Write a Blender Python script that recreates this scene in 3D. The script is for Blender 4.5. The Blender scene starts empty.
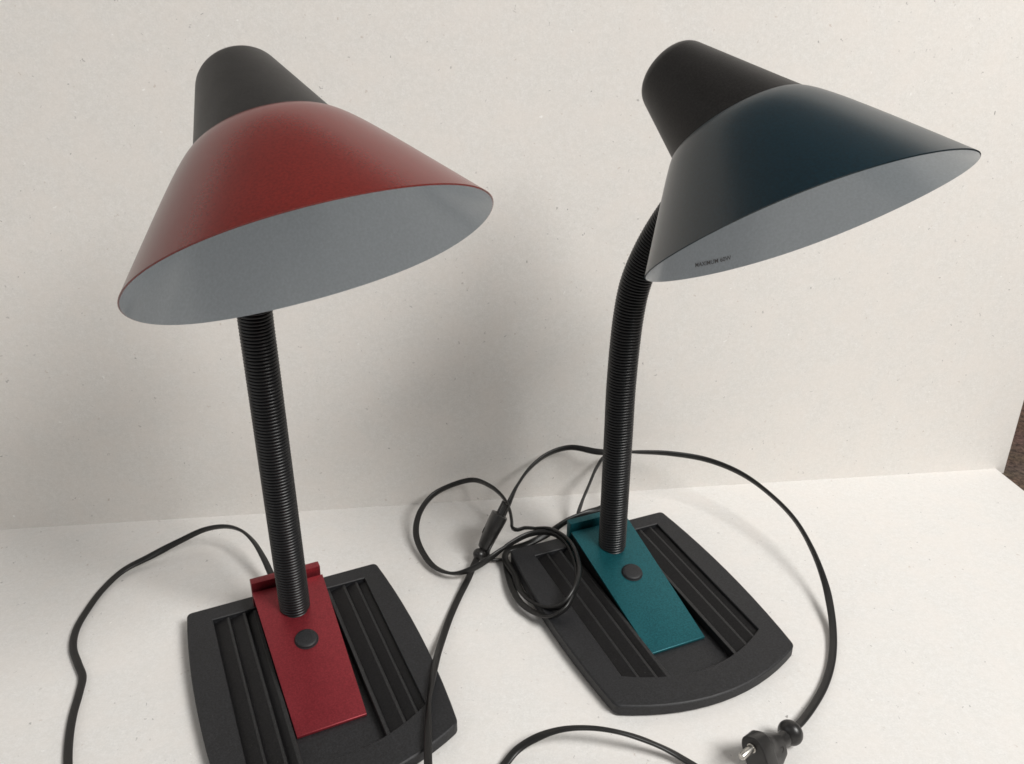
import bpy, bmesh, math, random
from mathutils import Vector, Matrix
random.seed(4)
scene = bpy.context.scene
col = scene.collection
PI = math.pi

# ------------------------------------------------------------------ materials
def new_mat(name):
    m = bpy.data.materials.new(name); m.use_nodes = True
    return m, m.node_tree.nodes, m.node_tree.links, m.node_tree.nodes['Principled BSDF']

def N(nodes, kind, **kw):
    n = nodes.new(kind)
    for k, v in kw.items():
        if k in n.inputs: n.inputs[k].default_value = v
        else: setattr(n, k, v)
    return n

def mottled(name, c1, c2, rough, nscale=60, bump_scale=1500, bump=0.2, bdist=0.0002, metallic=0.0, coat=0.0,
            rough_var=0.08, spec=0.5, detail=4, speck=None, dust=0.0):
    """procedural paint or plastic: two close tones mixed by noise, a fine grain bump, uneven gloss"""
    m, nd, lk, b = new_mat(name)
    tc = N(nd, 'ShaderNodeTexCoord')
    n1 = N(nd, 'ShaderNodeTexNoise', Scale=nscale, Detail=detail, Roughness=0.6)
    lk.new(tc.outputs['Object'], n1.inputs['Vector'])
    mx = N(nd, 'ShaderNodeMix', data_type='RGBA')
    mx.inputs[6].default_value = (*c1, 1); mx.inputs[7].default_value = (*c2, 1)
    lk.new(n1.outputs['Fac'], mx.inputs[0])
    out = mx.outputs[2]
    if speck:
        n3 = N(nd, 'ShaderNodeTexNoise', Scale=speck[1], Detail=2.0)
        lk.new(tc.outputs['Object'], n3.inputs['Vector'])
        r3 = N(nd, 'ShaderNodeMapRange'); r3.inputs[1].default_value = 0.35; r3.inputs[2].default_value = 0.75
        r3.inputs[3].default_value = 1 - speck[0]; r3.inputs[4].default_value = 1 + speck[0]
        lk.new(n3.outputs['Fac'], r3.inputs[0])
        mu = N(nd, 'ShaderNodeMix', data_type='RGBA', blend_type='MULTIPLY'); mu.inputs[0].default_value = 1
        lk.new(out, mu.inputs[6]); lk.new(r3.outputs[0], mu.inputs[7]); out = mu.outputs[2]
    if dust:
        n4 = N(nd, 'ShaderNodeTexNoise', Scale=420, Detail=3.0, Roughness=0.7)
        lk.new(tc.outputs['Object'], n4.inputs['Vector'])
        r4 = N(nd, 'ShaderNodeMapRange'); r4.inputs[1].default_value = 0.68; r4.inputs[2].default_value = 0.76
        r4.inputs[4].default_value = dust
        lk.new(n4.outputs['Fac'], r4.inputs[0])
        md = N(nd, 'ShaderNodeMix', data_type='RGBA'); md.inputs[7].default_value = (0.22, 0.21, 0.20, 1)
        lk.new(r4.outputs[0], md.inputs[0]); lk.new(out, md.inputs[6]); out = md.outputs[2]
    lk.new(out, b.inputs['Base Color'])
    n2 = N(nd, 'ShaderNodeTexNoise', Scale=bump_scale, Detail=2.0)
    lk.new(tc.outputs['Object'], n2.inputs['Vector'])
    bp = N(nd, 'ShaderNodeBump', Strength=bump, Distance=bdist)
    lk.new(n2.outputs['Fac'], bp.inputs['Height']); lk.new(bp.outputs[0], b.inputs['Normal'])
    rr = N(nd, 'ShaderNodeMapRange'); rr.inputs[3].default_value = rough - rough_var; rr.inputs[4].default_value = rough + rough_var
    lk.new(n1.outputs['Fac'], rr.inputs[0]); lk.new(rr.outputs[0], b.inputs['Roughness'])
    b.inputs['Metallic'].default_value = metallic
    b.inputs['Coat Weight'].default_value = coat; b.inputs['Coat Roughness'].default_value = 0.3
    b.inputs['Specular IOR Level'].default_value = spec
    return m

def board_mat(name, base, seed, rot=0.0):
    """grey-white recycled cardboard: soft mottling, tiny fibres, sparse dark and pale flecks"""
    m, nd, lk, b = new_mat(name)
    tc = N(nd, 'ShaderNodeTexCoord')
    mp = N(nd, 'ShaderNodeMapping'); mp.inputs['Location'].default_value = (seed, seed * .7, seed * .3); mp.inputs['Rotation'].default_value = (rot, 0, 0)
    lk.new(tc.outputs['Object'], mp.inputs[0]); V = mp.outputs[0]
    def noise(scale, detail=3, rough=0.6):
        n = N(nd, 'ShaderNodeTexNoise', Scale=scale, Detail=detail, Roughness=rough); lk.new(V, n.inputs['Vector']); return n.outputs['Fac']
    def rng(x, a, bb, c, d):
        r = N(nd, 'ShaderNodeMapRange'); lk.new(x, r.inputs[0])
        for i, v in enumerate((a, bb, c, d)): r.inputs[i + 1].default_value = v
        return r.outputs[0]
    def mixc(fac, a, bcol, mode='MIX'):
        mx = N(nd, 'ShaderNodeMix', data_type='RGBA', blend_type=mode)
        if isinstance(fac, float): mx.inputs[0].default_value = fac
        else: lk.new(fac, mx.inputs[0])
        for idx, v in ((6, a), (7, bcol)):
            if isinstance(v, tuple): mx.inputs[idx].default_value = (*v, 1)
            else: lk.new(v, mx.inputs[idx])
        return mx.outputs[2]
    lo = tuple(v * k for v, k in zip(base, (0.955, 0.95, 0.942)))
    hi = tuple(min(.9, v * k) for v, k in zip(base, (1.03, 1.03, 1.035)))
    c = mixc(rng(noise(240, 4, 0.65), .36, .64, 0, 1), lo, hi)
    c = mixc(rng(noise(760, 2), .34, .66, 0.0, 0.55), c, tuple(v * .86 for v in base))
    pinkish = tuple(v * k for v, k in zip(base, (1.01, .975, .955)))
    c = mixc(rng(noise(34, 3), .4, .65, 0, .4), c, pinkish)
    # flecks: voronoi cells, only a few of which carry a fleck
    def flecks(scale, keep, size, colour, stretch, amount, base_c):
        mp2 = N(nd, 'ShaderNodeMapping'); mp2.inputs['Scale'].default_value = stretch; lk.new(V, mp2.inputs[0])
        nz = N(nd, 'ShaderNodeTexNoise', Scale=scale * 1.4, Detail=2); lk.new(mp2.outputs[0], nz.inputs['Vector'])
        ad = N(nd, 'ShaderNodeMix', data_type='VECTOR'); ad.inputs[0].default_value = 0.007
        lk.new(mp2.outputs[0], ad.inputs[4]); lk.new(nz.outputs['Color'], ad.inputs[5])
        vo = N(nd, 'ShaderNodeTexVoronoi', voronoi_dimensions='2D', Scale=scale, Randomness=1.0); lk.new(ad.outputs[1], vo.inputs['Vector'])
        sp = N(nd, 'ShaderNodeSeparateColor'); lk.new(vo.outputs['Color'], sp.inputs[0])
        k1 = rng(sp.outputs[0], keep, keep + .005, 0, 1)
        sz = rng(sp.outputs[1], 0, 1, size * .35, size)
        lt = N(nd, 'ShaderNodeMath', operation='DIVIDE'); lk.new(vo.outputs['Distance'], lt.inputs[0]); lk.new(sz, lt.inputs[1])
        k2 = rng(lt.outputs[0], .7, 1.1, 1, 0)
        mu = N(nd, 'ShaderNodeMath', operation='MULTIPLY'); lk.new(k1, mu.inputs[0]); lk.new(k2, mu.inputs[1])
        st = rng(sp.outputs[2], 0, 1, amount * .35, amount)
        m2 = N(nd, 'ShaderNodeMath', operation='MULTIPLY'); lk.new(mu.outputs[0], m2.inputs[0]); lk.new(st, m2.inputs[1])
        return mixc(m2.outputs[0], base_c, colour)
    c = flecks(210, .965, .17, (.22, .205, .20), (1, 1, 1), .6, c)
    c = flecks(110, .986, .085, (.13, .12, .115), (1, .75, .8), .75, c)
    c = flecks(60, .985, .05, (.30, .27, .25), (.5, 1, .8), .45, c)
    c = flecks(230, .975, .19, (.36, .25, .18), (1, 1, .8), .4, c)
    c = flecks(140, .978, .13, (.97, .96, .94), (.9, 1, 1), .7, c)
    lk.new(c, b.inputs['Base Color'])
    b.inputs['Roughness'].default_value = 0.92
    b.inputs['Specular IOR Level'].default_value = 0.2
    bp = N(nd, 'ShaderNodeBump', Strength=0.25, Distance=0.0004); lk.new(noise(420, 4), bp.inputs['Height'])
    lk.new(bp.outputs[0], b.inputs['Normal'])
    return m

def carpet_mat():
    m, nd, lk, b = new_mat('brown_carpet')
    tc = N(nd, 'ShaderNodeTexCoord')
    n = N(nd, 'ShaderNodeTexNoise', Scale=170, Detail=5, Roughness=.75); lk.new(tc.outputs['Object'], n.inputs['Vector'])
    rp = N(nd, 'ShaderNodeValToRGB'); lk.new(n.outputs['Fac'], rp.inputs[0])
    rp.color_ramp.elements[0].position = .36; rp.color_ramp.elements[0].color = (.04, .025, .019, 1)
    rp.color_ramp.elements[1].position = .68; rp.color_ramp.elements[1].color = (.26, .17, .12, 1)
    n2 = N(nd, 'ShaderNodeTexNoise', Scale=14, Detail=2); lk.new(tc.outputs['Object'], n2.inputs['Vector'])
    mx = N(nd, 'ShaderNodeMix', data_type='RGBA', blend_type='MULTIPLY'); mx.inputs[0].default_value = .5
    lk.new(rp.outputs[0], mx.inputs[6]); lk.new(n2.outputs['Color'], mx.inputs[7])
    lk.new(mx.outputs[2], b.inputs['Base Color']); b.inputs['Roughness'].default_value = .95
    bp = N(nd, 'ShaderNodeBump', Strength=.8, Distance=.003); lk.new(n.outputs['Fac'], bp.inputs['Height']); lk.new(bp.outputs[0], b.inputs['Normal'])
    return m

M = {}
M['board_desk'] = board_mat('pale_cardboard_lying', (.775, .76, .738), 3.1)
M['board_wall'] = board_mat('pale_cardboard_upright', (.79, .767, .735), 7.7, -PI / 2)
M['carpet'] = carpet_mat()
M['black'] = mottled('grained_black_plastic', (.0105, .0107, .0125), (.0172, .0175, .0198), .55, 50, 1800, .45, .00025, speck=(.45, 700), dust=.12)
M['groove'] = mottled('shaded_black_plastic', (.006, .0058, .0064), (.010, .0095, .0105), .5, 50, 1800, .4, .00025, spec=.3, speck=(.45, 700), dust=.2)  # base black taken darker: shade of the tray grooves put into the colour
M['ridge'] = mottled('lit_black_plastic', (.012, .012, .013), (.022, .022, .023), .5, 60, 1800, .4, .00025, speck=(.45, 700), dust=.3)  # same black made lighter, light on the ridge tops put into the colour
M['cup'] = mottled('matt_black_plastic', (.0125, .0115, .011), (.017, .0155, .015), .42, 30, 2000, .35, .0002, spec=.27, speck=(.3, 800))
M['hose'] = mottled('ribbed_black_hose', (.006, .006, .0068), (.010, .010, .011), .34, 60, 1500, .15, .0001, spec=.5)
M['cable'] = mottled('black_pvc_cable', (.007, .0068, .0066), (.012, .0115, .011), .4, 40, 500, .12, .0002)
M['plug'] = mottled('black_moulded_plug', (.014, .013, .013), (.022, .021, .02), .33, 80, 900, .12, .0002)
M['red_shade'] = mottled('red_satin_paint', (.130, .0088, .0060), (.147, .010, .0069), .24, 18, 1700, .12, .0001, metallic=.0, coat=0.0, spec=.5, rough_var=.03, speck=(.18, 700))
M['teal_shade'] = mottled('dark_teal_satin_paint', (.0014, .0130, .0205), (.0019, .0158, .025), .29, 18, 1700, .12, .0001, metallic=.0, coat=0.0, spec=.5, rough_var=.03, speck=(.3, 700))
M['red_plate'] = mottled('red_metallic_plastic', (.225, .022, .030), (.27, .030, .039), .38, 40, 1600, .2, .0001, metallic=.5, speck=(.2, 800))
M['teal_plate'] = mottled('teal_metallic_plastic', (.009, .093, .112), (.012, .115, .136), .38, 40, 1600, .2, .0001, metallic=.5, speck=(.24, 800))
M['lining'] = mottled('grey_white_lining_paint', (.455, .505, .55), (.47, .52, .565), .22, 8, 1500, .1, .0001, coat=.0, rough_var=.015, speck=(.06, 600))
M['ink'] = mottled('black_ink', (.11, .11, .115), (.15, .15, .155), .6)
mm = mottled('nickel_plated_pin', (.58, .56, .52), (.66, .64, .60), .33, 60, 800, .1, .0001, metallic=1.0)
M['pin'] = mm

# ------------------------------------------------------------------ helpers
def obj(name, bm, mats, parent=None, smooth=None, loc=None):
    me = bpy.data.meshes.new(name)
    bmesh.ops.recalc_face_normals(bm, faces=bm.faces)
    if smooth is not None:
        for f in bm.faces: f.smooth = True
        for e in bm.edges:
            if len(e.link_faces) == 2 and e.calc_face_angle(0) > math.radians(smooth): e.smooth = False
    bm.to_mesh(me); bm.free()
    for m in (mats if isinstance(mats, (list, tuple)) else [mats]): me.materials.append(m)
    o = bpy.data.objects.new(name, me); col.objects.link(o)
    if parent: o.parent = parent
    if loc: o.location = loc
    return o

def loft(bm, rings, close_ring=True, caps=(False, False), mat=0):
    vs = [[bm.verts.new(p) for p in r] for r in rings]
    n = len(vs[0])
    for a, b in zip(vs[:-1], vs[1:]):
        for i in range(n if close_ring else n - 1):
            f = bm.faces.new((a[i], a[(i + 1) % n], b[(i + 1) % n], b[i])); f.material_index = mat
    if caps[0]: bm.faces.new(list(reversed(vs[0]))).material_index = mat
    if caps[1]: bm.faces.new(vs[-1]).material_index = mat
    return vs

def catmull(P, step):
    P = [Vector(p) for p in P]
    Q = [2 * P[0] - P[1]] + P + [2 * P[-1] - P[-2]]
    out = []
    for i in range(1, len(Q) - 2):
        p0, p1, p2, p3 = Q[i - 1:i + 3]
        n = max(2, int((p2 - p1).length / step))
        t0 = 0; t1 = t0 + (p1 - p0).length ** .5; t2 = t1 + (p2 - p1).length ** .5; t3 = t2 + (p3 - p2).length ** .5
        for k in range(n):
            t = t1 + (t2 - t1) * k / n
            A1 = p0 * ((t1 - t) / (t1 - t0)) + p1 * ((t - t0) / (t1 - t0)); A2 = p1 * ((t2 - t) / (t2 - t1)) + p2 * ((t - t1) / (t2 - t1))
            A3 = p2 * ((t3 - t) / (t3 - t2)) + p3 * ((t - t2) / (t3 - t2))
            B1 = A1 * ((t2 - t) / (t2 - t0)) + A2 * ((t - t0) / (t2 - t0)); B2 = A2 * ((t3 - t) / (t3 - t1)) + A3 * ((t - t1) / (t3 - t1))
            out.append(B1 * ((t2 - t) / (t2 - t1)) + B2 * ((t - t1) / (t2 - t1)))
    out.append(P[-1])
    return out

def frames(path):
    T = []
    for i in range(len(path)):
        a = path[max(0, i - 1)]; b = path[min(len(path) - 1, i + 1)]
        T.append((b - a).normalized())
    u = T[0].cross(Vector((0, 0, 1)))
    if u.length < .05: u = Vector((1, 0, 0))
    u.normalize(); F = []
    for t in T:
        u = (u - t * u.dot(t)).normalized(); F.append((t, u, t.cross(u)))
    return F

# ------------------------------------------------------------------ camera (measured from the photograph)
FPX, PITCH, ROLL, HC = 872.816, 0.444244, 0.002019, 0.497833
fw = Vector((0, math.cos(PITCH), -math.sin(PITCH))); rt = Vector((1, 0, 0)); dn = Vector((0, -math.sin(PITCH), -math.cos(PITCH)))
c_, s_ = math.cos(ROLL), math.sin(ROLL)
cr = c_ * rt + s_ * dn; cd = -s_ * rt + c_ * dn
cam = bpy.data.cameras.new('camera'); co = bpy.data.objects.new('camera', cam); col.objects.link(co)
cam.sensor_width = 36; cam.lens = FPX / 1024 * 36; cam.clip_start = .01; cam.clip_end = 100
co.matrix_world = Matrix(((cr.x, -cd.x, -fw.x, 0), (cr.y, -cd.y, -fw.y, 0), (cr.z, -cd.z, -fw.z, HC), (0, 0, 0, 1)))
scene.camera = co

# ------------------------------------------------------------------ setting
WA, WY = 0.107508, 0.765336
wd = Vector((math.cos(WA), math.sin(WA), 0)); wn = Vector((-math.sin(WA), math.cos(WA), 0))
W0 = Vector((0, WY, 0))
def struct(o, label):
    o['kind'] = 'structure'; o['label'] = label
def slab(name, corners, z0, z1, mat):
    bm = bmesh.new()
    loft(bm, [[Vector((x, y, z0)) for x, y in corners], [Vector((x, y, z1)) for x, y in corners]], caps=(True, True))
    return obj(name, bm, mat)
b_left, b_right = W0 - wd * 1.0, Vector((.5297, .8247, 0))
edge = (Vector((.5370, .7773, 0)) - b_right); edge.normalize()
p1 = b_right - wn * .0006; p0 = b_left - wn * .0006
p2 = p1 + edge * 1.3; p3 = p0 + edge * 1.3
tb = slab('tabletop', [(p.x, p.y) for p in (p3, p2, p1, p0)], -.004, 0, M['board_desk'])
struct(tb, 'pale grey cardboard sheet lying flat under both desk lamps')
w_right = W0 + wd * .5437
a, b2 = W0 - wd * 1.0, w_right
bm = bmesh.new()
q = [a, b2, b2 + wn * .003, a + wn * .003]
loft(bm, [[Vector((p.x, p.y, -.0062)) for p in q], [Vector((p.x, p.y, .67)) for p in q]], caps=(True, True))
wl = obj('wall', bm, M['board_wall']); struct(wl, 'upright pale grey cardboard sheet standing behind both desk lamps')
fl = slab('floor', [(-3, -1.6), (3, -1.6), (3, 4.2), (-3, 4.2)], -.03, -.0064, M['carpet'])
struct(fl, 'dark brown carpet showing past the right edge of the cardboard')

# ------------------------------------------------------------------ lamp parts
ROT = {}
def yfront(x): return .0060 + .0047 * (x / .067) * (x / .067) * 4.4
def ztop(y): return .0110 + .017 * y

def round_poly(P, rads, seg=5):
    out = []
    n = len(P)
    for i in range(n):
        p, a, b = Vector(P[i]), Vector(P[i - 1]), Vector(P[(i + 1) % n]); r = rads[i]
        if r <= 0: out.append(p); continue
        da, db = (a - p).normalized(), (b - p).normalized()
        r = min(r, (a - p).length * .45, (b - p).length * .45)
        for k in range(seg + 1):
            t = k / seg
            out.append((1 - t) ** 2 * (p + da * r) + 2 * t * (1 - t) * p + t * t * (p + db * r))
    return out

def base_outline(inset=0.0):
    P = []; R = []
    n = 14
    for i in range(n + 1):                                   # bowed front edge, left to right
        x = -.081 + .162 * i / n
        P.append((x, -.0205 * (1 - (x / .081) ** 2) + .0005)); R.append(.0045 if i in (0, n) else 0)
    for i in range(1, 11):                                   # bowed right side
        t = i / 10; P.append((.081 + .0058 * (1 - (2 * t - 1) ** 2), .2 * t)); R.append(.0045 if i == 10 else 0)
    P.append((-.081, .2)); R.append(.0045)
    for i in range(1, 10):
        t = 1 - i / 10; P.append((-.081 - .0058 * (1 - (2 * t - 1) ** 2), .2 * t)); R.append(0)
    Q = [Vector((p.x, p.y)) for p in round_poly([Vector((x, y)) for x, y in P], R)]
    if inset:
        n = len(Q); S = []
        for i in range(n):
            d = (Q[(i + 1) % n] - Q[i - 1]).normalized()
            S.append(Q[i] + Vector((-d.y, d.x)) * inset)
        Q = S
    return Q

def make_base(parent):
    bm = bmesh.new()
    def ringz(Q, fz): return [Vector((p.x, p.y, fz(p.y))) for p in Q]
    o0, o1, o2 = base_outline(), base_outline(.0005), base_outline(.0011)
    rings = [ringz(base_outline(.0065), lambda y: 0.0), ringz(base_outline(.0065), lambda y: .0016), ringz(base_outline(.0006), lambda y: .0017),
             ringz(o0, lambda y: .0021), ringz(o0, lambda y: ztop(y) - .0011), ringz(o1, lambda y: ztop(y) - .0004), ringz(o2, lambda y: ztop(y))]
    vs = loft(bm, rings, caps=(True, False))
    # recess
    rec = []
    nn = 16
    for i in range(nn + 1):
        x = -.0630 + .1292 * i / nn; rec.append(Vector((x, yfront(x))))
    rec += [Vector((.0662, .184)), Vector((-.0630, .184))]
    def inset_poly(Q, d):
        n = len(Q); S = []
        for i in range(n):
            a = (Q[i] - Q[i - 1]).normalized(); b = (Q[(i + 1) % n] - Q[i]).normalized()
            na, nb = Vector((-a.y, a.x)), Vector((-b.y, b.x)); m = (na + nb); m = m / max(.3, m.length_squared) * 2
            S.append(Q[i] + m * d)
        return S
    ins = inset_poly(rec, .0005)
    rr = loft(bm, [ringz(rec, ztop), ringz(ins, lambda y: ztop(y) - .0005), ringz(ins, lambda y: .0018)], caps=(False, True))
    # top face with the recess cut out: fill between the two loops
    def loop_edges(L):
        return [bm.edges.get((L[i], L[(i + 1) % len(L)])) for i in range(len(L))]
    bmesh.ops.triangle_fill(bm, edges=loop_edges(vs[-1]) + loop_edges(rr[0]), use_beauty=True)
    base = obj('base', bm, [M['black']], parent, smooth=32)
    # saw-toothed pen trays either side of the channel
    for sgn in (-1, 1):
        bm = bmesh.new()
        # each ridge: a narrow flat top, a drop on one side and a long slope up to the next ridge
        R_ = [(.0315, .0345), (.0455, .0480), (.0566, .0588)] if sgn > 0 else [(-.0518, -.0496), (-.0390, -.0366), (-.0304, -.0272)]
        prof = []
        lo = -.0050
        if sgn < 0: prof += [(-.0624, -.009), (-.0624, lo)]
        for k, (xa, xb) in enumerate(R_):
            prof += [(xa, -.009)] if (k == 0 and sgn > 0) else []
            prof += [(xa, -.0019), (xa + .0004, -.0015), (xb - .0004, -.0015), (xb, -.0019)]
            if k < 2: prof += [(xb + .0008, lo)]
        prof += [(.0598, lo), (.0656, -.0030), (.0656, -.009)] if sgn > 0 else [(-.0272, -.009)]
        rings = []
        for kind in ('f', 'b'):
            r = []
            for x, dz in prof:
                y = yfront(abs(x)) + .0007 if kind == 'f' else .1834
                r.append(Vector((x, y, ztop(y) + dz if dz > -.0089 else .0012)))
            rings.append(r)
        loft(bm, rings, caps=(True, True))
        for f in bm.faces:
            c = f.calc_center_median()
            f.material_index = 1 if c.z > ztop(c.y) - .0020 else 0  # ridge tops take the painted lit tone, grooves the painted shaded one
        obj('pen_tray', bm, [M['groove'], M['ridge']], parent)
    return base

def box_prism(bm, secs, bevel=0):
    loft(bm, secs, caps=(True, True))
    if bevel:
        bmesh.ops.bevel(bm, geom=list(bm.edges), offset=bevel, segments=2, profile=.6, affect='EDGES', clamp_overlap=True)

PL0, PL1 = (.0425, .0042), (.1785, .0338)      # cover plate: front and back (y, z)
def zplate(y): return PL0[1] + (PL1[1] - PL0[1]) * (y - PL0[0]) / (PL1[0] - PL0[0])
def make_plate(parent, mat):
    bm = bmesh.new()
    y0, y1 = PL0[0], PL1[0]
    s = []
    for y, hw, zt in ((y0, .0256, PL0[1]), (y1, .0292, PL1[1])):
        s.append([Vector((-hw, y, zt - .0022)), Vector((hw, y, zt - .0022)), Vector((hw, y, zt)), Vector((-hw, y, zt))])
    box_prism(bm, s, .0005)
    plate = obj('cover_plate', bm, mat, parent, smooth=50)
    bm = bmesh.new(); s = []
    for y, hw, zt in ((y0 + .004, .0245, PL0[1] - .0012), (y1 + .002, .0262, PL1[1] - .0018)):
        s.append([Vector((-hw, y, .0014)), Vector((hw, y, .0014)), Vector((hw, y, zt)), Vector((-hw, y, zt))])
    box_prism(bm, s)
    obj('plate_support', bm, M['groove'], plate)
    bm = bmesh.new()
    s = [[Vector((-.0288, ya, .0034)), Vector((.0284, ya, .0034)), Vector((.0284, yb, .0408)), Vector((-.0288, yb, .0408))] for ya, yb in ((.1868, .1806), (.1892, .1884))]
    box_prism(bm, s, .0006)
    obj('rear_lip', bm, mat, plate, smooth=50)
    # push button, lying in the sloping plate
    sl = math.atan2(PL1[1] - PL0[1], PL1[0] - PL0[0])
    bm = bmesh.new(); n = 40; rings = []
    for r, h in ((.0093, -.0012), (.0093, .0005), (.0089, .0006), (.0087, .0019), (.0082, .0025), (.0066, .0028), (.0033, .00285), (.0004, .0029)):
        rings.append([Vector((r * math.cos(2 * PI * k / n), r * math.sin(2 * PI * k / n), h)) for k in range(n)])
    loft(bm, rings, caps=(True, True))
    bo = obj('push_button', bm, M['black'], plate, smooth=40)
    bo.location = (.0008, .1195, zplate(.1195)); bo.rotation_euler = (sl, 0, 0)
    return plate

def make_gooseneck(parent, pts, r=.0123, pitch=.0026):
    path = catmull(pts, .0008)
    L = [0]
    for a, b in zip(path[:-1], path[1:]): L.append(L[-1] + (b - a).length)
    F = frames(path)
    n = 32; bm = bmesh.new(); rings = []
    def at(s):
        import bisect
        i = min(len(L) - 2, max(0, bisect.bisect_right(L, s) - 1)); t = (s - L[i]) / max(1e-9, L[i + 1] - L[i])
        return path[i].lerp(path[i + 1], t), F[i]
    prof = [(0.0, -.0019), (.09, -.0011), (.2, -.00048), (.35, -.00012), (.5, 0.0), (.65, -.00012), (.8, -.00048), (.91, -.0011)]
    k = 0
    while k * pitch < L[-1] - pitch:
        for ph, dr in prof:
            c, (t, u, v) = at((k + ph) * pitch)
            rings.append([c + (r + dr) * (math.cos(2 * PI * i / n) * u + math.sin(2 * PI * i / n) * v) for i in range(n)])
        k += 1
    loft(bm, rings, caps=(True, True))
    return obj('gooseneck', bm, M['hose'], parent, smooth=75)

# shade: tilted rings fitted to the photograph (local x = the plane of symmetry, z = axis of the rim)
SH = dict(r0=.10131, ell=1.02353, ob=-.01668, hb=.06771, rb=.05393, tb=.12669, o2=-.01974, h2=.07252, r2=.04733, t2=.14129,
          gam=-.44912, c0=.04371, c1=.02691, hc=.07069, rr=.01347, oc=-.02256, hc0=.07229, k2=.00044, k3=-.00067, e3=-.0093)
def shade_point(ph, s, off=0.0):
    """outer skin of the shade at angle ph, s = 0 rim .. 1 neck"""
    g = SH
    def ring(o, h, r, t): return Vector((o + r * math.cos(ph) * math.cos(t), r * math.sin(ph), h + r * math.cos(ph) * math.sin(t)))
    P0 = ring(0, 0, g['r0'], 0); P0 = Vector((P0.x * g['ell'], P0.y, P0.z)) * (1 + g['e3'] * math.cos(3 * ph))
    P0.z += g['k2'] * math.cos(2 * ph) + g['k3'] * math.cos(3 * ph)
    Pb = ring(g['ob'], g['hb'], g['rb'], g['tb']); P2 = ring(g['o2'], g['h2'], g['r2'], g['t2'])
    Pa = P0 + (Pb - P0) * .72
    return (1 - s) ** 3 * P0 + 3 * s * (1 - s) ** 2 * Pa + 3 * s * s * (1 - s) * Pb + s ** 3 * P2
def shade_normal(ph, s):
    e = 1e-3
    du = shade_point(ph + e, s) - shade_point(ph - e, s)
    s0, s1 = max(0, s - e), min(1, s + e)
    dv = shade_point(ph, s1) - shade_point(ph, s0)
    n = du.cross(dv).normalized()
    if n.dot(Vector((math.cos(ph), math.sin(ph), .2))) < 0: n = -n
    return n
def make_shade(parent, mat, mw):
    n = 120; T = .0009
    S = [i / 30 for i in range(31)]
    def ring(s, off): return [shade_point(2 * PI * k / n, s) + shade_normal(2 * PI * k / n, s) * off for k in range(n)]
    bm = bmesh.new()
    outer = [ring(s, 0) for s in S]; inner = [ring(s, -T) for s in S]
    rings = list(reversed(inner)) + [[(a + b) / 2 + (a - shade_point(2 * PI * k / n, .03)) * .02 for k, (a, b) in enumerate(zip(inner[0], outer[0]))]] + outer
    vs = [[bm.verts.new(p) for p in r] for r in rings]
    ni = len(inner)
    for j, (a, b) in enumerate(zip(vs[:-1], vs[1:])):
        for i in range(n):
            f = bm.faces.new((a[i], a[(i + 1) % n], b[(i + 1) % n], b[i])); f.material_index = 1 if j < ni - 1 else 0
    bm.faces.new(list(reversed(vs[0]))).material_index = 1
    o = obj('shade', bm, [mat, M['lining']], parent, smooth=60)
    o.matrix_local = mw
    return o
def make_cup(parent, mw):
    g = SH; n = 72; bm = bmesh.new()
    ga = g['gam']; d = Vector((math.sin(ga), 0, math.cos(ga))); ux = Vector((math.cos(ga), 0, -math.sin(ga))); uy = Vector((0, 1, 0))
    B = Vector((g['oc'], 0, g['hc0'])); rings = []
    pr = []
    slope = (g['c0'] - g['c1']) / (g['hc'] - g['rr'])
    low = []
    for k in range(n):
        e = .002 + .021 * (.5 + .5 * math.cos(2 * PI * k / n)); q = 2 * PI * k / n
        low.append(B - d * e + (g['c0'] + slope * e) * (math.cos(q) * ux + math.sin(q) * uy))
    rings.append(low)
    for k in range(9):
        t = k / 9; r1 = g['c1']
        al = math.atan(slope); te = (r1 - g['rr'] + g['rr'] * math.cos(al), g['hc'] - g['rr'] + g['rr'] * math.sin(al))
        pr.append((g['c0'] + (te[0] - g['c0']) * t, te[1] * t))
    for k in range(10):
        q = al + (PI / 2 - al) * k / 9; pr.append((g['c1'] - g['rr'] + g['rr'] * math.cos(q), g['hc'] - g['rr'] + g['rr'] * math.sin(q)))
    pr += [(g['c1'] - g['rr'] - .006, g['hc']), (.0005, g['hc'])]
    for r, h in pr: rings.append([B + d * h + r * (math.cos(2 * PI * k / n) * ux + math.sin(2 * PI * k / n) * uy) for k in range(n)])
    loft(bm, rings, caps=(True, True))
    o = obj('socket_cup', bm, M['cup'], parent, smooth=60); o.matrix_local = mw
    return o

def lettering(parent, text, ph_mid, s_mid, size):
    cu = bpy.data.curves.new('lettering', 'FONT'); cu.body = text; cu.size = size; cu.align_x = 'CENTER'; cu.resolution_u = 3; cu.offset = size * .012
    to = bpy.data.objects.new('lettering_source', cu); col.objects.link(to)
    dg = bpy.context.evaluated_depsgraph_get()
    me = bpy.data.meshes.new_from_object(to.evaluated_get(dg))
    bpy.data.objects.remove(to); bpy.data.curves.remove(cu)
    P = shade_point(ph_mid, s_mid)
    du = (shade_point(ph_mid + .01, s_mid) - shade_point(ph_mid - .01, s_mid)).length / .02
    dv = (shade_point(ph_mid, s_mid + .01) - shade_point(ph_mid, s_mid - .01)).length / .02
    for v in me.vertices:
        ph = ph_mid - v.co.x / du; s = s_mid + v.co.y / dv
        v.co = shade_point(ph, s) - shade_normal(ph, s) * .00115
    me.materials.append(M['ink'])
    o = bpy.data.objects.new('lettering', me); col.objects.link(o); o.parent = parent
    o['label'] = 'small black MAXIMUM 60W print inside the rim'
    return o

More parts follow.
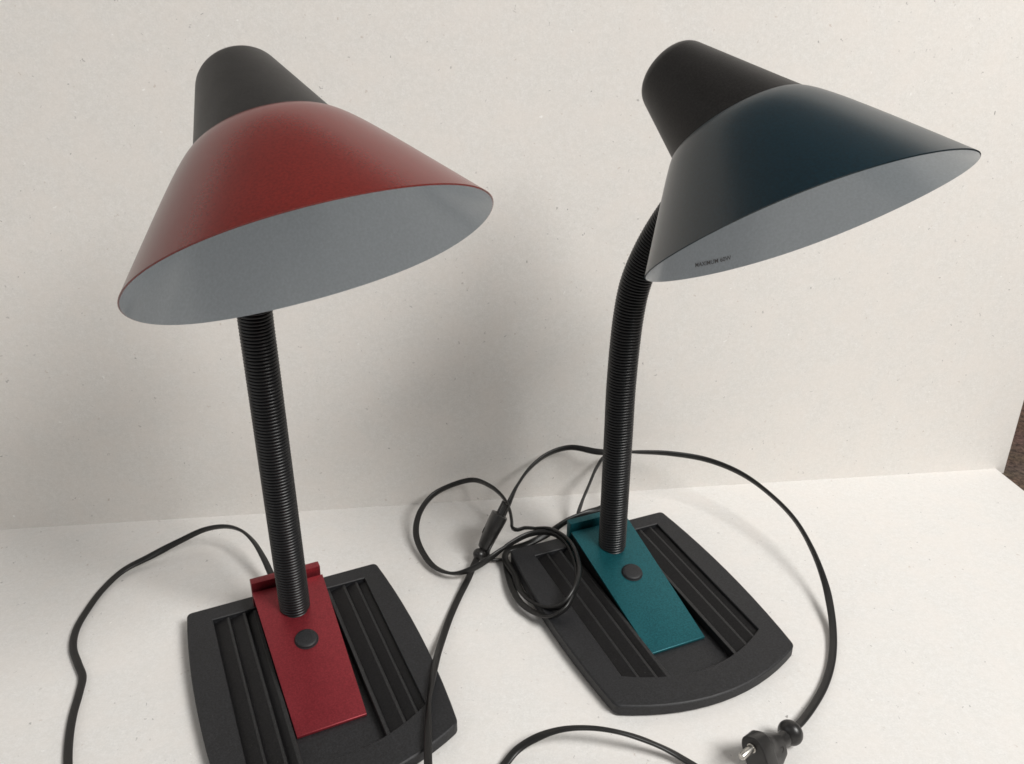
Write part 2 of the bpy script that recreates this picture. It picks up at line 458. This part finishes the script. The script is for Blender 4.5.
def make_cord(parent, pts, r1=.0017, r2=.0031):
    path = catmull(pts, .0022)
    F = frames(path); n = 14; bm = bmesh.new(); rings = []
    prev = None; W = 9; L = len(path)
    for i, (c, (t, u, v)) in enumerate(zip(path, F)):
        # a flat twin cord: lying flat on the table, bending about its thin side where it stands up in a loop
        kv = F[min(L - 1, i + W)][0] - F[max(0, i - W)][0]
        b = t.cross(kv); hz = Vector((0, 0, 1)).cross(t); hz = hz.normalized() if hz.length > .05 else u
        ref = prev if prev else hz
        if b.dot(ref) < 0: b = -b
        if hz.dot(ref) < 0: hz = -hz
        wz = min(1, max(0, (c.z - .006) / .012)); wz = wz * wz * (3 - 2 * wz)
        want = hz * (1 - wz) + (b.normalized() if b.length > 1e-4 else ref) * wz * min(1, b.length / .12) + ref * .02
        want = want.normalized()
        flat = (ref * .88 + want * .12); flat = (flat - t * flat.dot(t)).normalized(); prev = flat
        thin = t.cross(flat)
        ring = []
        for k in range(n):
            q = 2 * PI * k / n
            ring.append(c + flat * (r2 * math.cos(q)) + thin * (r1 * math.sin(q) * (1 - .22 * math.exp(-(math.cos(q) / .28) ** 2))))
        rings.append(ring)
    loft(bm, rings, caps=(True, True))
    return obj('power_cord', bm, M['cable'], parent, smooth=80)

def make_plug(parent, origin, a, w, pin_len=.016, sleeve=0.0, k=1.0, slim=False):
    a = Vector(a).normalized(); w = Vector(w); w = (w - a * w.dot(a)).normalized(); t = a.cross(w)
    mw = Matrix(((a.x, w.x, t.x, origin[0]), (a.y, w.y, t.y, origin[1]), (a.z, w.z, t.z, origin[2]), (0, 0, 0, 1))) @ Matrix.Scale(k, 4)
    def sec(x, hw, ht, e=2.0, n=40, dz=0):
        out = []
        for k in range(n):
            q = 2 * PI * k / n; c, s = math.cos(q), math.sin(q)
            out.append(Vector((x, hw * math.copysign(abs(c) ** (2 / e), c), dz + ht * math.copysign(abs(s) ** (2 / e), s))))
        return out
    bm = bmesh.new(); R = .0056 if slim else .0070
    S = []
    for k in range(0, 10):                                     # bulb of the strain relief
        q = PI * (.06 + .80 * k / 9); w_ = 1.0 if slim else 1.16; S.append(sec(-R * .9 * math.cos(q), R * w_ * math.sin(q), R * w_ * math.sin(q)))
    if slim:
        prof = [(.0062, .0046, .0044, 2.1), (.0090, .0058, .0050, 2.3), (.0130, .0086, .0056, 2.6), (.0180, .0120, .0061, 2.8), (.0235, .0148, .0064, 3), (.0290, .0160, .0066, 3.2), (.0360, .0163, .0066, 3.2), (.0366, .0158, .0061, 3.2)]
    else:
        prof = [(.0064, .0050, .0046, 2.0), (.0105, .0050, .0044, 2.0), (.0135, .0058, .0048, 2.4), (.0142, .0078, .0060, 3), (.0205, .0108, .0066, 3.2), (.0262, .0136, .0072, 3.4), (.0268, .0150, .0078, 3.2), (.0278, .0158, .0082, 3.2), (.0360, .0163, .0082, 3.0), (.0366, .0158, .0077, 3.0)]
    S += [sec(*p_) for p_ in prof]
    loft(bm, S, caps=(True, True))
    # shallow oval grips on the broad sides
    for sg in (-1, 1):
        rr = []
        for q, h in ((1.0, .0054), (1.0, .00625), (.8, .0066), (.72, .0062), (.1, .0061)):
            rr.append([Vector((.0195 + .0032 * q * math.cos(2 * PI * k / 20), .0019 * q * math.sin(2 * PI * k / 20), sg * h)) for k in range(20)])
        loft(bm, rr, caps=(True, True))
    p = obj('plug', bm, M['plug'], parent, smooth=38)
    p.matrix_local = mw
    for sy in (-1, 1):
        bm = bmesh.new(); S = []
        for x, r in ((.0355, .0030), (.0371, .0030), (.0372, .0024)): S.append(sec(x, r, r, 2, 20, 0))
        S += [sec(.0366 + max(sleeve, .0015), .0024, .0024, 2, 20), sec(.0366 + pin_len - .0014, .0024, .0024, 2, 20), sec(.0366 + pin_len - .0004, .0019, .0019, 2, 20), sec(.0366 + pin_len, .0009, .0009, 2, 20)]
        for r in S:
            for v in r: v.y += sy * .0095
        loft(bm, S, caps=(True, True))
        for f in bm.faces: f.material_index = 1 if f.calc_center_median().x < .0366 + sleeve else 0
        o = obj('pin', bm, [M['pin'], M['plug']], p, smooth=40)
    return p

def shade_matrix(cx, cy, cz, az, el, ro, root):
    ax = Vector((math.cos(el) * math.cos(az), math.cos(el) * math.sin(az), math.sin(el)))
    u = Vector((0, 0, 1)).cross(ax).normalized(); v = ax.cross(u)
    U = u * math.cos(ro) + v * math.sin(ro); V = -u * math.sin(ro) + v * math.cos(ro)
    m = Matrix(((U.x, V.x, ax.x, cx), (U.y, V.y, ax.y, cy), (U.z, V.z, ax.z, cz), (0, 0, 0, 1)))
    return root.inverted() @ m

def lamp(x, y, ang, shade_args, neck_world, shade_mat, plate_mat, cord_world, plug, label):
    root = bpy.data.objects.new('desk_lamp', None); col.objects.link(root)
    root.empty_display_size = .05
    RM = Matrix.Translation((x, y, 0)) @ Matrix.Rotation(ang, 4, 'Z'); root.matrix_world = RM
    inv = RM.inverted()
    root['label'] = label; root['category'] = 'desk lamp'; root['group'] = 'adjustable desk lamps'
    make_base(root); make_plate(root, plate_mat)
    foot = RM @ Vector((0, .1545, 0))
    neck = [Vector((foot.x, foot.y, z)) for z in (.022, .08, .14, .19)] + [Vector((foot.x + dx, foot.y + dy, z)) for dx, dy, z in neck_world]
    make_gooseneck(root, [inv @ p for p in neck])
    mw = shade_matrix(*shade_args, RM)
    sh = make_shade(root, shade_mat, mw); make_cup(root, mw)
    make_cord(root, [inv @ Vector(p) for p in cord_world])
    o, a, w, pl, slv, kk, slim = plug
    R3 = inv.to_3x3()
    make_plug(root, inv @ Vector(o), R3 @ Vector(a), R3 @ Vector(w), pl, slv, kk, slim)
    return root, sh

TEAL_CORD = [(.1935, .4486, .0125), (.1965, .4512, .0115), (.2029, .4568, .008), (.2194, .476, .0045), (.2384, .5022, .003), (.253, .5299, .003), (.2634, .5599, .005), (.2679, .5838, .011), (.2697, .6081, .018), (.2674, .6391, .028), (.2599, .6697, .038), (.2453, .6977, .046), (.2229, .7259, .053), (.1932, .7441, .058), (.1564, .7501, .062), (.1205, .7498, .064), (.0869, .7499, .064), (.0578, .759, .064), (.0357, .7531, .06), (.0176, .7396, .052), (.0047, .7241, .041), (-.0041, .709, .029), (-.0120, .6840, .026), (-.0180, .6670, .020), (-.0235, .6570, .011), (-.0205, .6560, .0045), (-.0123, .6577, .003),
    (-.0075, .6572, .003), (-.0048, .6380, .005), (.0005, .6092, .007), (.0081, .5895, .008), (.0213, .5744, .010), (.0325, .5648, .016), (.044, .5675, .022), (.0512, .5804, .027), (.055, .6004, .032), (.0528, .6215, .034), (.0461, .6421, .035), (.0333, .6565, .034), (.0161, .6571, .032), (-.0021, .6461, .029), (-.0198, .6322, .024), (-.0341, .6284, .016), (-.0512, .6297, .009), (-.0692, .6416, .006), (-.0828, .6627, .007), (-.0917, .6887, .011), (-.0899, .7137, .018), (-.0785, .7331, .025), (-.0601, .742, .031), (-.0391, .7449, .035), (-.0218, .7305, .037), (-.0099, .7141, .036), (-.0031, .6963, .034), (-.0005, .6792, .031), (.0003, .6712, .0285), (.0050, .6700, .0275), (.0110, .6715, .0285), (.0218, .6671, .031), (.0359, .6545, .0385), (.0494, .6379, .040), (.0559, .616, .0385), (.0564, .5964, .034), (.0494, .5778, .028), (.0401, .5712, .021), (.0273, .5783, .0135), (.0158, .5908, .010), (.0066, .6077, .0085), (.0023, .6283, .0080), (-.0025, .640, .0085), (-.0068, .654, .0088), (-.0035, .6640, .0088), (.0055, .6672, .0105), (.0130, .6675, .013),
    (.0316, .678, .016), (.0523, .6965, .019), (.0702, .7061, .021), (.086, .711, .024), (.1015, .7229, .03), (.1097, .747, .038), (.1053, .7648, .046), (.0943, .7674, .048), (.0855, .7578, .042), (.0764, .7399, .032), (.0686, .7246, .022), (.0640, .7100, .014), (.0690, .6960, .013), (.0735, .6840, .0135), (.0760, .6770, .0135)]
RED_CORD = [(-.1900, .5905, .012), (-.1965, .6000, .012), (-.2059, .6105, .012), (-.2122, .6205, .016), (-.2227, .637, .022), (-.2356, .6542, .027), (-.25, .6677, .029), (-.2663, .6756, .028), (-.2874, .678, .023), (-.3091, .6697, .016), (-.3329, .6555, .009), (-.3517, .6409, .005), (-.3606, .6181, .003), (-.3626, .5902, .003), (-.361, .564, .003), (-.3539, .5429, .003), (-.3419, .525, .003), (-.3322, .511, .003), (-.3271, .4936, .003), (-.3223, .4731, .003), (-.3148, .4502, .003), (-.3037, .4246, .003), (-.2782, .3786, .003), (-.2251, .3325, .003), (-.1327, .3146, .003), (-.0558, .3445, .003), (-.0216, .4001, .003), (-.0053, .4288, .003), (.0037, .4388, .006), (.0177, .4438, .012), (.0344, .4458, .017), (.0539, .4461, .018), (.0746, .443, .017), (.0965, .4384, .012), (.1152, .4317, .006), (.1328, .4154, .003), (.1314, .3777, .003), (.0753, .338, .003), (.0041, .3381, .003), (-.045, .362, .006), (-.0532, .3905, .013), (-.0565, .4159, .0155), (-.059, .4446, .0165), (-.0607, .4726, .0165), (-.0598, .4979, .0165), (-.0589, .5222, .012), (-.0565, .5514, .006), (-.0526, .5791, .003), (-.0465, .6049, .003), (-.0396, .6275, .0045), (-.0345, .6459, .0075), (-.0315, .6540, .0090)]

red_lamp, red_sh = lamp(-.112059, .4234, .435212, (-.10702, .45631, .35324, 2.18475, .99696, 1.3942),
    [(0, 0, .24), (0, 0, .28), (.0015, -.002, .315), (.006, -.010, .345), (.013, -.021, .366), (.021, -.034, .380), (.028, -.048, .388)],
    M['red_shade'], M['red_plate'], RED_CORD, ((-.0300, .6556, .0105), (.47, .46, .80), (-.1, .85, -.50), .0105, .0105, 1.12, True),
    'red-shaded desk lamp with straight black gooseneck, standing left of the teal one')
teal_lamp, teal_sh = lamp(.149809, .504266, .398932, (.18224, .53514, .3524, 2.11059, .96381, 1.97053),
    [(.0024, -.0008, .247), (.006, -.0025, .275), (.0125, -.0065, .298), (.020, -.0125, .318), (.028, -.020, .336), (.0335, -.0260, .3475), (.0362, -.0293, .3535)],
    M['teal_shade'], M['teal_plate'], TEAL_CORD, ((.1950, .4476, .0115), (-.74, -.66, .05), (.02, .62, .78), .011, 0.0, 1.14, False),
    'dark teal desk lamp with bent black gooseneck, standing right of the red one')
lettering(teal_sh, 'MAXIMUM 60W', math.radians(151), .052, .0046)

# ------------------------------------------------------------------ light: a big window to the front right, the room as fill
w = bpy.data.worlds.new('World'); scene.world = w; w.use_nodes = True
bg = w.node_tree.nodes['Background']; bg.inputs[0].default_value = (1.0, .975, .935, 1); bg.inputs[1].default_value = .175
def area(name, loc, target, size, size_y, power, colour):
    l = bpy.data.lights.new(name, 'AREA'); l.shape = 'RECTANGLE'; l.size = size; l.size_y = size_y; l.energy = power; l.color = colour
    o = bpy.data.objects.new(name, l); col.objects.link(o); o.location = loc
    d = Vector(target) - Vector(loc); o.rotation_euler = d.to_track_quat('-Z', 'Y').to_euler()
    return o
area('window_light', (1.32, -.47, 1.92), (.05, .65, .15), .88, .88, 63.5, (1.0, .985, .955))
area('room_light', (-2.1, -.35, 1.5), (-.1, .6, .2), 1.8, 1.4, 6, (.97, .98, 1.0))

scene.render.engine = 'CYCLES'
scene.cycles.use_denoising = True
scene.cycles.max_bounces = 10; scene.cycles.diffuse_bounces = 5
scene.cycles.pixel_filter_type = 'BLACKMAN_HARRIS'; scene.cycles.filter_width = 1.6
scene.view_settings.view_transform = 'Standard'; scene.view_settings.look = 'None'
scene.view_settings.exposure = 0; scene.view_settings.gamma = 1
scene.render.resolution_x = 1024; scene.render.resolution_y = 764
